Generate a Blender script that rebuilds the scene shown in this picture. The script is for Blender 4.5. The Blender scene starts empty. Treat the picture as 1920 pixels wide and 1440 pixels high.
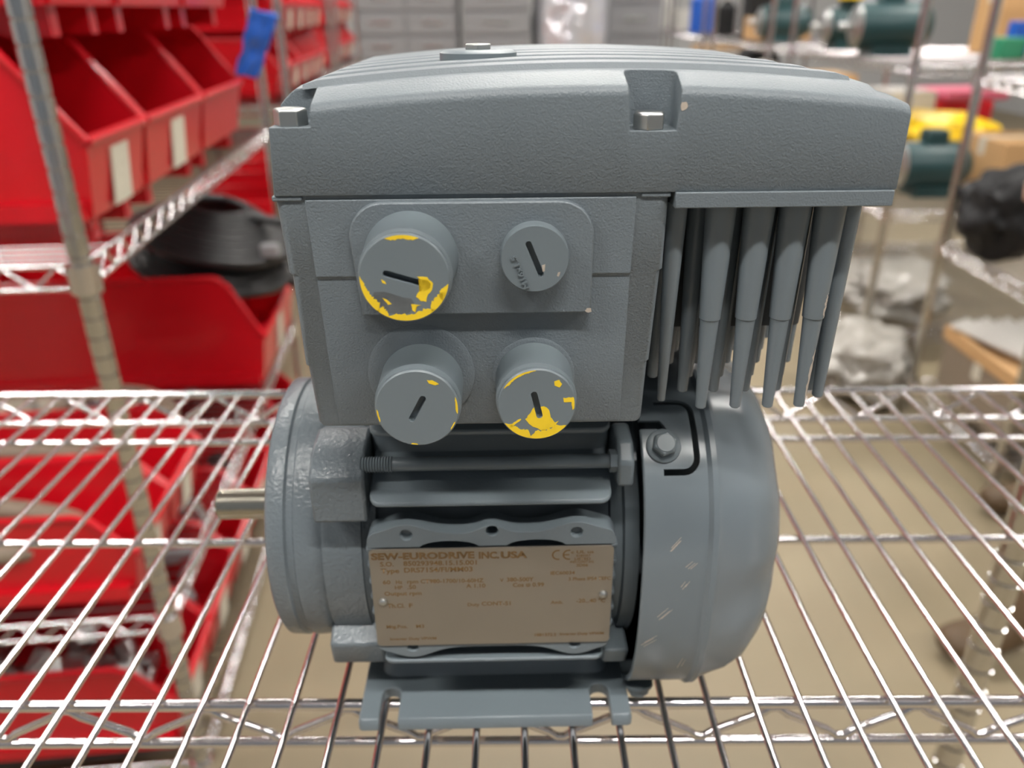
import bpy, bmesh, math, random
from math import sin, cos, pi, radians, sqrt, atan2, hypot
from mathutils import Vector, Matrix, Euler

random.seed(7)
S = bpy.context.scene
C = bpy.data.collections.new('scene'); S.collection.children.link(C)

# ------------------------------------------------------------------ camera
FPX = 1500.0
pitch, yaw, roll = radians(25.117), radians(-0.204), radians(0.437)
fw = Vector((sin(yaw)*cos(pitch), cos(yaw)*cos(pitch), -sin(pitch)))
rt = Vector((cos(yaw), -sin(yaw), 0)); dn = fw.cross(rt)
right = rt*cos(roll) + dn*sin(roll); down = -rt*sin(roll) + dn*cos(roll)
cam = bpy.data.cameras.new('camera'); cam_o = bpy.data.objects.new('camera', cam); C.objects.link(cam_o)
m = Matrix((right, -down, -fw)).transposed().to_4x4(); m.translation = Vector((0.1967, 0, 0.272))
cam_o.matrix_world = m
cam.sensor_width = 36; cam.lens = 36*FPX/1920
cam.clip_start = 0.01; cam.clip_end = 60
cam.dof.use_dof = True; cam.dof.focus_distance = 0.247; cam.dof.aperture_fstop = 9.0
S.camera = cam_o

# ------------------------------------------------------------------ light
W = bpy.data.worlds.new('world'); S.world = W; W.use_nodes = True
W.node_tree.nodes['Background'].inputs[0].default_value = (0.86, 0.93, 1.0, 1)
W.node_tree.nodes['Background'].inputs[1].default_value = 0.22
S.view_settings.view_transform = 'Standard'; S.view_settings.look = 'None'
S.view_settings.gamma = 1; S.view_settings.use_curve_mapping = False
S.view_settings.exposure = 0.08
LIGHT_POWER = 175.0

# ------------------------------------------------------------------ materials
MATS = {}
def mat(name, col, rough=.5, metal=0., bump=0., bscale=100., coat=0., noise=None, bdist=.0002, spec=None, trans=0.):
    if name in MATS: return MATS[name]
    M = bpy.data.materials.new(name); M.use_nodes = True; nt = M.node_tree; N = nt.nodes
    b = N['Principled BSDF']
    b.inputs['Base Color'].default_value = (*col, 1); b.inputs['Roughness'].default_value = rough
    b.inputs['Metallic'].default_value = metal; b.inputs['Coat Weight'].default_value = coat
    if spec is not None: b.inputs['Specular IOR Level'].default_value = spec
    if trans: b.inputs['Transmission Weight'].default_value = trans
    tc = N.new('ShaderNodeTexCoord')
    if noise:
        amt, sc = noise
        n = N.new('ShaderNodeTexNoise'); n.inputs['Scale'].default_value = sc; n.inputs['Detail'].default_value = 5
        nt.links.new(tc.outputs['Object'], n.inputs['Vector'])
        mx = N.new('ShaderNodeMix'); mx.data_type = 'RGBA'
        mx.inputs[6].default_value = (*[c*(1-amt) for c in col], 1); mx.inputs[7].default_value = (*[min(1, c*(1+amt)) for c in col], 1)
        nt.links.new(n.outputs['Fac'], mx.inputs[0]); nt.links.new(mx.outputs[2], b.inputs['Base Color'])
    if bump:
        n2 = N.new('ShaderNodeTexNoise'); n2.inputs['Scale'].default_value = bscale; n2.inputs['Detail'].default_value = 2
        nt.links.new(tc.outputs['Object'], n2.inputs['Vector'])
        bp = N.new('ShaderNodeBump'); bp.inputs['Strength'].default_value = bump; bp.inputs['Distance'].default_value = bdist
        nt.links.new(n2.outputs['Fac'], bp.inputs['Height']); nt.links.new(bp.outputs[0], b.inputs['Normal'])
    MATS[name] = M; return M
G = (0.134, 0.162, 0.181)
PAINT = mat('grey_paint', G, .40, bump=.35, bscale=900, noise=(.06, 25))
PAINT_TEX = mat('grey_textured_paint', (0.138, 0.163, 0.181), .42, bump=.7, bscale=1700, bdist=.0003, noise=(.06, 25))
PAINT_CAST = mat('grey_paint_on_casting', (.135, .158, .174), .25, bump=.9, bscale=650, bdist=.0005, noise=(.06, 25))
PAINT_SMOOTH = mat('grey_paint_on_sheet', (.138, .164, .182), .27, bump=.25, bscale=60, bdist=.0012, noise=(.08, 18))
PLUG = mat('grey_plug_paint', (0.138, 0.166, 0.183), .38, noise=(.05, 60))
DARK = mat('dark_recess', (.02, .021, .022), .7)
YEL = mat('yellow_plastic', (.80, .55, .02), .45, noise=(.12, 300))
TAN = mat('bare_primer', (.42, .36, .30), .6, noise=(.2, 500))
STEEL = mat('zinc_steel', (.52, .53, .52), .33, 1, bump=.3, bscale=500)
SHAFT = mat('machined_steel', (.48, .45, .38), .22, 1, bump=.2, bscale=300)
CHROME = mat('chrome_wire', (.76, .73, .745), .15, 1)
DECKM = mat('chrome_dark_reflection', (.22, .20, .20), .3, 1)  # rack deck chrome; muted glare and dark reflections are put into its colour
POSTM = mat('chrome_post', (.60, .59, .58), .16, 1)
PLATE = mat('brushed_plate', (.27, .24, .20), .42, .6, bump=.1, bscale=200, noise=(.08, 40))
BROWN = mat('etched_brown', (.16, .085, .022), .6)
RED = mat('red_plastic', (.56, .004, .012), .30, noise=(.06, 8), coat=.2)
LABEL = mat('paper_label', (.62, .58, .48), .7, noise=(.25, 160))
FLOORM = mat('concrete', (.235, .19, .12), .5, noise=(.14, 3.5), bump=.2, bscale=60, bdist=.001)
WALLM = mat('painted_wall', (.45, .45, .45), .8)
CEILM = mat('grey_ceiling', (.25, .235, .26), .8)
TEAL = mat('teal_paint', (.016, .052, .056), .38, noise=(.1, 8))
BLACKP = mat('black_plastic', (.009, .009, .010), .6, spec=.3)
BLACKC = mat('black_rubber', (.015, .015, .016), .38)
CARD = mat('cardboard', (.55, .33, .15), .8, noise=(.1, 10))
YBAG = mat('yellow_sheet', (.85, .56, .01), .4, noise=(.1, 6))
GREY = mat('grey_cabinet', (.27, .27, .28), .5)
WHITEP = mat('white_plastic', (.60, .58, .54), .4)
BLUE = mat('blue_tape', (.012, .10, .50), .35, noise=(.2, 40))
GREEN = mat('green_tape', (.03, .25, .13), .5)
PINK = mat('pink_plastic', (.65, .12, .2), .5)
OLIVE = mat('olive_cloth', (.14, .105, .045), .9, bump=.4, bscale=80, bdist=.003)
LEATHER = mat('tan_leather', (.085, .05, .022), .6, noise=(.2, 20))
SKIN = mat('skin', (.5, .3, .22), .5)
JACKET = mat('grey_cloth', (.09, .1, .12), .9)
RING = mat('brown_ring', (.24, .19, .14), .6)

# ------------------------------------------------------------------ helpers
def obj(name, bm, material, parent=None, smooth=None, loc=None, mats=None):
    me = bpy.data.meshes.new(name)
    bmesh.ops.recalc_face_normals(bm, faces=bm.faces[:])
    bm.to_mesh(me); bm.free()
    for M in (mats or [material]): me.materials.append(M)
    o = bpy.data.objects.new(name, me); C.objects.link(o)
    if smooth is not None:
        me.polygons.foreach_set('use_smooth', [True]*len(me.polygons))
        try: me.set_sharp_from_angle(angle=radians(smooth))
        except Exception: pass
    if parent: o.parent = parent
    if loc: o.location = loc
    return o
def share(src, name, parent, loc=(0, 0, 0), rot=(0, 0, 0)):
    o = bpy.data.objects.new(name, src.data); C.objects.link(o); o.parent = parent
    o.location = loc; o.rotation_euler = rot; return o
def thing(name, label, cat, loc=(0, 0, 0), rotz=0, group=None):
    o = bpy.data.objects.new(name, None); C.objects.link(o); o.empty_display_size = .02
    o.location = loc; o.rotation_euler = (0, 0, rotz); o['label'] = label; o['category'] = cat
    if group: o['group'] = group
    return o
def tag(o, label, cat, group=None):
    o['label'] = label; o['category'] = cat
    if group: o['group'] = group
    return o
def box(bm, x0, x1, y0, y1, z0, z1):
    vs = [bm.verts.new((x, y, z)) for z in (z0, z1) for x, y in ((x0, y0), (x1, y0), (x1, y1), (x0, y1))]
    for f in ((3, 2, 1, 0), (4, 5, 6, 7), (0, 1, 5, 4), (1, 2, 6, 5), (2, 3, 7, 6), (3, 0, 4, 7)):
        bm.faces.new([vs[i] for i in f])
    return vs
def loft(bm, rings, closed=True, cap=True):
    R = [[bm.verts.new(p) for p in r] for r in rings]
    n = len(R[0])
    for a, b in zip(R, R[1:]):
        for i in range(n if closed else n-1):
            j = (i+1) % n
            bm.faces.new((a[i], a[j], b[j], b[i]))
    if cap:
        bm.faces.new(R[0][::-1]); bm.faces.new(R[-1])
    return R
def basis(d):
    d = Vector(d).normalized(); u = d.cross(Vector((0, 0, 1)) if abs(d.z) < .9 else Vector((1, 0, 0))).normalized()
    return d, u, d.cross(u)
def tube(bm, pts, r, seg=12, cap=True):
    pts = [Vector(p) for p in pts]; rings = []
    u = None
    for i, p in enumerate(pts):
        d = (pts[min(i+1, len(pts)-1)] - pts[max(i-1, 0)]).normalized()
        if u is None: _, u, v = basis(d)
        else:
            u = (u - d*u.dot(d)).normalized(); v = d.cross(u)
        rr = r[i] if isinstance(r, (list, tuple)) else r
        rings.append([p + (u*cos(2*pi*k/seg) + v*sin(2*pi*k/seg))*rr for k in range(seg)])
    loft(bm, rings, cap=cap)
def rev_x(bm, prof, seg=64, cy=0, cz=0, cap=True, se=None):
    # revolve (x, r) profile about the x axis; se = superellipse exponent and z squash
    rings = []
    for x, r in prof:
        ring = []
        for k in range(seg):
            a = 2*pi*k/seg; c, s_ = cos(a), sin(a); q = 1.
            if se:
                n = se[0]; q = 1/((abs(c)**n + abs(s_)**n)**(1/n))
            ring.append((x, cy + r*q*c, cz + r*q*s_*(se[1] if se else 1)))
        rings.append(ring)
    loft(bm, rings, cap=cap)
def rev_y(bm, prof, cx, cz, seg=48, cap=True):
    loft(bm, [[(cx + r*cos(2*pi*k/seg), y, cz + r*sin(2*pi*k/seg)) for k in range(seg)] for y, r in prof], cap=cap)
def rrect(x0, x1, y0, y1, r, n=5):
    P = []
    for cx, cy, a0 in ((x1-r, y1-r, 0), (x0+r, y1-r, 90), (x0+r, y0+r, 180), (x1-r, y0+r, 270)):
        for k in range(n+1):
            a = radians(a0 + 90*k/n); P.append((cx+r*cos(a), cy+r*sin(a)))
    return P
def prism_y(bm, poly, y0, y1, bev=0, bevn=1):
    # polygon in (x, z) extruded along y
    loft(bm, [[(x, y0, z) for x, z in poly], [(x, y1, z) for x, z in poly]])
def bevel_mod(o, w, seg=2, ang=35):
    b = o.modifiers.new('bevel', 'BEVEL'); b.width = w; b.segments = seg; b.limit_method = 'ANGLE'; b.angle_limit = radians(ang)
    return o
def boolean(o, cutter_bm):
    me = bpy.data.meshes.new('cut'); bmesh.ops.recalc_face_normals(cutter_bm, faces=cutter_bm.faces[:]); cutter_bm.to_mesh(me); cutter_bm.free()
    c = bpy.data.objects.new('cut', me); C.objects.link(c); c.parent = o.parent
    md = o.modifiers.new('cut', 'BOOLEAN'); md.object = c; md.operation = 'DIFFERENCE'; md.solver = 'EXACT'
    bpy.context.view_layer.update()
    dg = bpy.context.evaluated_depsgraph_get()
    nm = bpy.data.meshes.new_from_object(o.evaluated_get(dg)); old = o.data
    o.modifiers.clear(); nm.name = old.name; o.data = nm
    bpy.data.objects.remove(c); bpy.data.meshes.remove(me)
    return o
def shade(o, ang=35):
    o.data.polygons.foreach_set('use_smooth', [True]*len(o.data.polygons))
    o.data.set_sharp_from_angle(angle=radians(ang)); return o
def text_mesh(bm_out, s, x, z, y, w=None, h=2.0, outline=0, rotdeg=0, thick=.00005, bold=0, relief=0):
    # text in the x-z plane facing -y, x,z = left baseline, sizes in metres
    cu = bpy.data.curves.new('t', 'FONT'); cu.body = s; cu.size = 1; cu.resolution_u = 3
    if outline: cu.fill_mode = 'NONE'; cu.bevel_depth = outline/(h/.73); cu.bevel_resolution = 0
    elif bold: cu.offset = bold
    if relief: cu.extrude = relief/(h/.73); cu.offset = .02
    o = bpy.data.objects.new('t', cu); C.objects.link(o); bpy.context.view_layer.update()
    me = bpy.data.meshes.new_from_object(o.evaluated_get(bpy.context.evaluated_depsgraph_get()))
    bpy.data.objects.remove(o); bpy.data.curves.remove(cu)
    xs = [v.co.x for v in me.vertices]
    if not xs: return
    x0, x1 = min(xs), max(xs)
    sz = h/.73; sx = (w/(x1-x0)) if w else sz
    a = radians(rotdeg)
    for v in me.vertices:
        px, pz = (v.co.x-x0)*sx, v.co.y*sz
        v.co = Vector((x + px*cos(a) - pz*sin(a), y - (v.co.z*sz if relief else thick if not outline else max(0, v.co.z)*sz*.3 + thick), z + px*sin(a) + pz*cos(a)))
    bm_out.from_mesh(me); bpy.data.meshes.remove(me)

# ================================================================== SETTING
FZ = -0.90
def struct(name, bm, M):
    o = obj(name, bm, M); o['kind'] = 'structure'; return o
bm = bmesh.new(); box(bm, -4.2, 6.2, -3, 11.2, FZ-.1, FZ); struct('floor', bm, FLOORM)
bm = bmesh.new(); box(bm, -4.2, 6.2, 11.2, 11.3, FZ, 3.1); struct('wall_back', bm, WALLM)
bm = bmesh.new(); box(bm, -4.3, -4.2, -3, 11.3, FZ, 3.1); struct('wall_left', bm, WALLM)
bm = bmesh.new(); box(bm, 6.2, 6.3, -3, 11.3, FZ, 3.1); struct('wall_right', bm, WALLM)
bm = bmesh.new(); box(bm, -4.3, 6.3, -3, 11.3, 3.1, 3.2); struct('ceiling', bm, CEILM)
LAMP = bpy.data.materials.new('lamp_glow'); LAMP.use_nodes = True
nt = LAMP.node_tree; nt.nodes.clear(); e = nt.nodes.new('ShaderNodeEmission'); e.inputs[0].default_value = (1, .97, .92, 1)
e.inputs[1].default_value = LIGHT_POWER; oo = nt.nodes.new('ShaderNodeOutputMaterial'); nt.links.new(e.outputs[0], oo.inputs[0])
first = None
for iy, y in enumerate((-1.0, 2.7, 6.8)):
    for ix, x in enumerate((-2.2, .55, 3.3)):
        t = thing('ceiling_light', 'long white strip light hanging under the ceiling', 'light', (x, y, 2.82), 0, 'ceiling strip lights above the racks')
        if first is None:
            bm = bmesh.new(); box(bm, -.8, .8, -.1, .1, 0, .06); box(bm, -.5, -.47, -.01, .01, .06, .28); box(bm, .47, .5, -.01, .01, .06, .28)
            a = obj('housing', bm, WHITEP, t)
            bm = bmesh.new(); box(bm, -.78, .78, -.05, .05, -.012, 0); b_ = obj('diffuser', bm, LAMP, t)
            first = (a, b_)
        else:
            share(first[0], 'housing', t); share(first[1], 'diffuser', t)

# ================================================================== WIRE SHELVING
def post_mesh(h, r=.0127):
    prof = []; z = 0
    while z < h-.03:
        prof += [(z, r), (z+.0216, r), (z+.0226, r*1.05), (z+.0232, r*.84), (z+.0248, r*.84)]; z += .0254
    prof += [(z, r), (h, r), (h+.004, r*.8)]
    bm = bmesh.new()
    loft(bm, [[(rr*cos(2*pi*k/16), rr*sin(2*pi*k/16), zz) for k in range(16)] for zz, rr in prof])
    return bm
def zigzag(p0, p1, z0, z1, pitch, r=.002, off=0, seg=8):
    # bent snake wire between two points (xy), alternating heights
    p0 = Vector(p0); p1 = Vector(p1); L = (p1-p0).length; d = (p1-p0)/L
    pts = []; s = off; k = 0
    while s < L:
        hi = (k % 2 == 0); z = z1 if hi else z0
        for e_, dz in ((-.006, 0), (-.002, 1), (.002, 1), (.006, 0)):
            q = p0 + d*(s+e_)
            zz = (z + (-.0035 if hi else .0035)*(1-dz))
            if 0 <= s+e_ <= L: pts.append((q.x, q.y, zz))
        s += pitch/2; k += 1
    bm = bmesh.new(); tube(bm, pts, r, seg); return bm

# ---- the shelf in front (48 x 24 in), wires run front to back every 20 mm
sh = thing('wire_shelf', 'chrome wire shelf in the foreground carrying the grey geared motor', 'shelf', (0.055, .26, 0))
OX, OY = 0.055, .26
X0, X1, Y0, Y1 = -.585, .625, -.047, .5665
bm = bmesh.new(); tube(bm, [(0, Y0-OY+.002, 0), (0, Y1-OY-.002, 0)], .00155, 12)
w0 = None
i = -30
while i*.020 < X1-.004:
    x = i*.020
    if x > X0+.004:
        if w0 is None: w0 = obj('wire', bm, CHROME, sh, 60, loc=(x-OX, 0, -.00155))
        else: share(w0, 'wire', sh, (x-OX, 0, -.00155))
    i += 1
def rod(name, p0, p1, r=.0027, parent=None, M=CHROME):
    bm = bmesh.new(); tube(bm, [p0, p1], r, 14); return obj(name, bm, M, parent, 60)
for y in (.022, .141, .3785, .497):
    rod('cross_rod', (X0-OX, y-OY, -.0055), (X1-OX, y-OY, -.0055), .0024, sh)
for y in (.2597,):
    rod('cross_rod', (X0-OX, y-OY, -.0056), (X1-OX, y-OY, -.0056), .0027, sh)
    rod('cross_rod', (X0-OX, y-OY, -.0285), (X1-OX, y-OY, -.0285), .0024, sh)
    obj('truss_wire', zigzag((X0-OX, y-OY), (X1-OX, y-OY), -.0255, -.0085, .0628, .0019, .0165), CHROME, sh, 60)
for y in (Y0, Y1):
    rod('edge_rod', (X0-OX+.02, y-OY, -.0012), (X1-OX-.02, y-OY, -.0012), .0029, sh)
    rod('edge_rod', (X0-OX+.02, y-OY, -.0265), (X1-OX-.02, y-OY, -.0265), .0027, sh)
    obj('truss_wire', zigzag((X0-OX, y-OY), (X1-OX, y-OY), -.0235, -.0045, .0600, .0019, .006), CHROME, sh, 60)
for x in (X0, X1):
    rod('edge_rod', (x-OX, Y0-OY+.02, -.0012), (x-OX, Y1-OY-.02, -.0012), .0029, sh)
    rod('edge_rod', (x-OX, Y0-OY+.02, -.0265), (x-OX, Y1-OY-.02, -.0265), .0027, sh)
    obj('truss_wire', zigzag((x-OX, Y0-OY), (x-OX, Y1-OY), -.0235, -.0045, .0600, .0019, .006), CHROME, sh, 60)
bm = bmesh.new(); loft(bm, [[(r*cos(2*pi*k/20), r*sin(2*pi*k/20), z) for k in range(20)] for z, r in ((-.030, .0165), (-.026, .0175), (.002, .0160), (.004, .0145))])
p0 = obj('post', post_mesh(1.7), POSTM, sh, 30, loc=(X0-.008-OX, Y1+.006-OY, FZ)); c0 = obj('corner_collar', bm, CHROME, sh, 40, loc=(X0-.008-OX, Y1+.006-OY, 0))
for x, y in ((X1+.008, Y1+.006), (X0-.008, Y0-.02), (X1+.008, Y0-.02)):
    share(p0, 'post', sh, (x-OX, y-OY, FZ)); share(c0, 'corner_collar', sh, (x-OX, y-OY, 0))

def rack(label, loc, rotz, length, depth, levels, group=None, top=1.0, side=-1, sw=.028):
    # local: aisle edge along +y at x = 0, shelves reach to x = side*depth
    t = thing('wire_shelving_unit', label, 'shelving', (loc[0], loc[1], 0), rotz, group)
    pm = None
    for x, y in ((0, 0), (0, length), (side*depth, 0), (side*depth, length)):
        if pm is None: pm = obj('post', post_mesh(top-FZ), POSTM, t, 30, loc=(x, y, FZ))
        else: share(pm, 'post', t, (x, y, FZ))
    s0 = None
    xa, xb = sorted((0, side*depth))
    for z in levels:
        if s0 is None:
            bm = bmesh.new()
            for a, b in (((xa+.02, 0), (xb-.02, 0)), ((xa+.02, length), (xb-.02, length)), ((xa, .02), (xa, length-.02)), ((xb, .02), (xb, length-.02))):
                tube(bm, [(*a, 0), (*b, 0)], .0032, 8); tube(bm, [(*a, -.028), (*b, -.028)], .003, 8)
            for x in (xa, xb):
                for y in (0, length):
                    loft(bm, [[(x+.018*cos(2*pi*k/14), y+.018*sin(2*pi*k/14), zz) for k in range(14)] for zz in (-.032, .003)])
            s0 = obj('shelf', bm, CHROME, t, 50, loc=(0, 0, z))
            bm = bmesh.new()
            n = int(length/.0254)
            for k in range(1, n): tube(bm, [(xa, k*.0254, -.0016), (xb, k*.0254, -.0016)], .0015, 5, False)
            dk = obj('wire_deck', bm, DECKM, s0, 60); dk['kind'] = 'stuff'
            zz0 = obj('truss_wire', zigzag((0, 0), (0, length), -.0255, -.003, .06, .0026, .01, 6), CHROME, s0, 60)
            zz1 = obj('truss_wire', zigzag((xa, 0), (xb, 0), -.0255, -.003, .06, .0022, .01, 6), CHROME, s0, 60)
        else:
            q = share(s0, 'shelf', t, (0, 0, z)); d2 = share(dk, 'wire_deck', q); d2['kind'] = 'stuff'; share(zz0, 'truss_wire', q); share(zz1, 'truss_wire', q)
    return t
LROT = radians(5.5)
LD = Vector((-sin(LROT), cos(LROT), 0)); LN = Vector((cos(LROT), sin(LROT), 0))
LO = Vector((-.315, .917, 0))
def lpos(along, inward, z): return LO + LD*along - LN*inward + Vector((0, 0, z))
rack('chrome wire rack of red bins nearest the camera on the left', LO, LROT, 1.22, .76, (0, -.53, -.83, .60))
q = LO + LD*1.58
rack('second chrome wire rack of red bins down the left aisle', q, LROT, 1.22, .61, (0.02, -.53, .35))
q = LO + LD*3.1
rack('farthest chrome wire rack of red bins on the left', q, LROT, 1.22, .61, (0.02, -.53, .35))

# ---- red hopper bins
BINS = {}
def bin_mesh(w, d, h, lip, slant):
    key = (w, d, h, lip, slant)
    if key in BINS: return BINS[key]
    t = .0035; bm = bmesh.new(); fl = -.012 if h in (.24,) else 0
    # local: width along y (0..w), front at x=0, back at x=-d
    tp = .012                                                       # taper of the base
    for y0, y1, yb in ((0, t, tp), (w-t, w, -tp)):
        prof = [(-.016, .022), (.0, lip), (-slant, h), (-d, h), (-d+.012, .022)]
        loft(bm, [[(x, y0+(yb if z < .03 else 0), z) for x, z in prof], [(x, y1+(yb if z < .03 else 0), z) for x, z in prof]])
    box(bm, -d+.01, -.016, tp, w-tp, .022, .026)
    vs = box(bm, -.004, 0, t, w-t, .022, lip)
    for v in vs[:4]: v.co.x -= .016; v.co.y += tp if v.co.y < w/2 else -tp
    box(bm, -d, -d+t, t, w-t, .014, h)
    rim = .007
    tube(bm, [(0, 0, lip), (0, w, lip)], rim, 8); tube(bm, [(-d, 0, h), (-d, w, h)], .005, 6)
    for y in (0, w):
        tube(bm, [(0, y, lip), (-slant*.85, y, h-(h-lip)*.13), (-slant-.012, y, h), (-d, y, h)], rim*.8, 8)
    for y in (tp+.02, w-tp-.045):                                    # stacking feet under the base
        box(bm, -d+.03, -.03, y, y+.025, fl, .024)
    box(bm, -d+.01, -.02, -.004, tp, .022, .044); box(bm, -d+.01, -.02, w-tp, w+.004, .022, .044)
    o = obj('bin_body', bm, RED, None, 40)
    bm = bmesh.new(); lw = min(.07, w*.3); zc0, zc1 = lip*.22, lip*.86
    vs = box(bm, -.001, .0012, w/2-lw/2, w/2+lw/2, zc0, zc1)
    for v in vs: v.co.x -= .012*(1-v.co.z/lip)
    l = obj('label_card', bm, LABEL, None)
    for k in (o, l): C.objects.unlink(k)
    BINS[key] = (o, l); return BINS[key]
def add_bin(label, pos, rot, dims, card=True, group=None):
    b, l = bin_mesh(*dims)
    t = thing('storage_bin', label, 'bin', pos, rot, group)
    share(b, 'bin_body', t)
    if card: share(l, 'label_card', t)
    return t
tall = (.31, .50, .215, .112, .07)
narrow = (.25, .50, .215, .112, .07)
names = ['nearest red hopper bin on the upper left shelf with a tall white label card',
         'middle red hopper bin on the upper left shelf with white label card',
         'third red hopper bin on the upper left shelf without label']
rowb = ((.082, (.212, .50, .24, .118, .095)), (.306, (.320, .50, .24, .118, .095)), (.640, (.320, .50, .24, .118, .095)))
for k, (a, dims) in enumerate(rowb):
    add_bin(names[k], lpos(a, -.004, .012), LROT, dims, k < 2)
names = ['red bin stacked above the nearest upper bin, underside showing', 'red bin stacked above the middle upper bin on the left',
         'red bin stacked above the third upper bin on the left']
for k, (a, dims) in enumerate(rowb):
    add_bin(names[k], lpos(a, -.010, .258), LROT, dims, False)
# second level: big bins
add_bin('nearest low red bin on the middle left shelf, holding a brown ring', lpos(.02, .03, -.53), LROT, (.165, .50, .165, .10, .06), True)
add_bin('second low red bin on the middle left shelf beside the nearest one', lpos(.195, .03, -.53), LROT, (.165, .50, .165, .10, .06), True)
add_bin('large red bin holding black cables below the upper left shelf', lpos(.765, -.02, -.529), LROT, (.42, .74, .275, .135, .075), True)
LOWN = ('nearest', 'second', 'third', 'fourth', 'fifth', 'farthest')
for k in range(6):
    add_bin('%s red bin of loose fittings on the bottom left shelf' % LOWN[k], lpos(.015+.2*k, .02, -.83), LROT, (.19, .50, .19, .11, .07), True, 'bins of fittings on the bottom left shelf')
# racks further down the aisle
ORD = ('first', 'second', 'third', 'fourth', 'fifth')
small = (.225, .45, .17, .09, .06)
for r, off in enumerate((1.58, 3.1)):
    which = ('second', 'farthest')[r]
    for lv, z in enumerate((.023, .195)):
        for k in range(5):
            add_bin('small red bin, %s in the %s row of the %s rack at left' % (ORD[k], ('lower', 'upper')[lv], which), lpos(off+.03+k*.238, .02, z+.003), LROT, small, True,
                    '%s row of red bins on the %s left rack' % (('lower', 'upper')[lv], which))
    for k in range(4):
        add_bin('red bin, %s on the low shelf of the %s rack at left' % (ORD[k], which), lpos(off+.03+k*.29, .03, -.53), LROT, (.28, .45, .2, .1, .07), True, 'low red bins on the %s left rack' % which)
# cables and coils in the bins
def coil(name, label, cat, pos, R, r, n, M, tilt=(0, 0, 0), squash=1., jit=.01):
    bm = bmesh.new(); rd = random.Random(hash(name) % 1000 if False else 3)
    pts = []
    for k in range(n*28+1):
        a = 2*pi*k/28; rr = R*(1+rd.uniform(-jit, jit)) - (k/28 % 8)*r*1.3
        pts.append((rr*cos(a), rr*sin(a)*squash, r*1.3*(k/28)*.6))
    tube(bm, pts, r, 7)
    o = obj(name, bm, M, None, 60); o.location = pos; o.rotation_euler = tilt
    return tag(o, label, cat)
p = lpos(.97, .12, -.285); coil('cable_coil', 'thick coil of black cable spilling over the large red bin', 'cable', p, .19, .012, 16, BLACKC, (radians(4), radians(14), 0), .95)
bm = bmesh.new(); box(bm, -.02, .02, -.014, .014, 0, .028); o = obj('cable_connector', bm, GREY); bevel_mod(o, .004); o.location = lpos(.86, -.04, -.235); tag(o, 'small grey connector lying on the black cable coil', 'connector')
for k, (a, z, lab) in enumerate(((.03, -.425, 'brown cardboard ring inside the nearest low red bin'), (.205, -.425, 'brown ring in the second low red bin'))):
    coil('cardboard_ring', lab, 'ring', lpos(a+.05, .27, z), .15, .016, 1, RING, (0, radians(6), LROT), .45)
coil('hose_coil', 'grey brown hose coil standing behind the rack post', 'hose', lpos(.56, .28, -.50), .14, .012, 2, RING, (radians(12), 0, 0), .9)
# loose metal parts in the bottom bins
def lumps(name, label, cat, base, ext, n, M, seed, smin=.02, smax=.05):
    rd = random.Random(seed); bm = bmesh.new()
    for k in range(n):
        c = Vector((rd.uniform(-ext[0], ext[0]), rd.uniform(-ext[1], ext[1]), rd.uniform(.01, ext[2])))
        R = Euler((rd.uniform(0, 3), rd.uniform(0, 3), rd.uniform(0, 3))).to_matrix().to_4x4(); R.translation = c
        if k % 2: bmesh.ops.create_cone(bm, cap_ends=True, segments=10, radius1=rd.uniform(smin, smax)*.5, radius2=smin*.4, depth=rd.uniform(smin, smax)*1.6, matrix=R)
        else:
            q = bmesh.ops.create_cube(bm, size=rd.uniform(smin, smax), matrix=R)
    o = obj(name, bm, M, None, 40); o.location = base; o.rotation_euler = (0, 0, LROT); o['kind'] = 'stuff'
    return tag(o, label, cat, 'fittings in the bottom left bins')
for k in range(6):
    lumps('metal_parts', 'loose metal fittings filling the %s bin on the bottom left shelf' % LOWN[k], 'fittings', lpos(.015+.2*k+.095, .27, -.80), (.17, .055, .12), 34, (STEEL, GREY, STEEL, BLACKP, STEEL, GREY)[k], k+1, .02, .045)

# ================================================================== RIGHT-HAND RACKS
RX = 1.455
rack('chrome wire rack at far right, its corner post nearest the black bag', (RX, 1.80, 0), 0, .50, .5, (.10, -.36, -.80), side=1)
rack('second chrome wire rack on the right, carrying the teal motor', (RX, 2.69, 0), 0, 1.22, .92, (.10, -.36, -.80), side=1)
for k in range(4):
    rack('chrome wire rack in the distant row on the right, number %s from the teal motor' % ('one two three four'.split()[k]) if False else ('chrome wire rack %s in the row behind the teal motor' % ('first', 'second', 'third', 'last')[k]), (RX, 4.25+1.5*k, 0), 0, 1.22, .6, (.10, -.36, -.80), side=1)
def small_motor(label, pos, rotz, R, L, M=TEAL, group=None, shaft=True):
    t = thing('electric_motor', label, 'motor', pos, rotz, group)
    bm = bmesh.new(); rev_x(bm, [(-L/2, R*.5), (-L/2+.005, R*.92), (-L/2+.03, R), (L/2-.05, R), (L/2-.03, R*.98), (L/2, R*.72)], 32, 0, R+.02); obj('housing', bm, M, t, 30)
    bm = bmesh.new(); rev_x(bm, [(-L/2-.012, R*.55), (-L/2+.004, R*.9)], 28, 0, R+.02); obj('end_bell', bm, STEEL, t, 30)
    bm = bmesh.new(); tube(bm, [(-L/2-.06, 0, R+.02), (-L/2, 0, R+.02)], R*.16, 14); obj('shaft', bm, STEEL, t, 50)
    bm = bmesh.new(); box(bm, -L*.3, L*.25, -R*.8, R*.8, 0, .02+R*.25); obj('base', bm, M, t)
    bm = bmesh.new(); box(bm, -L*.2, L*.12, -R*.45, R*.45, R*1.9, R*2.5+.02); o = obj('terminal_box', bm, M, t); bevel_mod(o, .008)
    return t
small_motor('large teal motor lying on the second right-hand rack', (1.62, 3.30, .10), 0, .085, .27)
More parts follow.
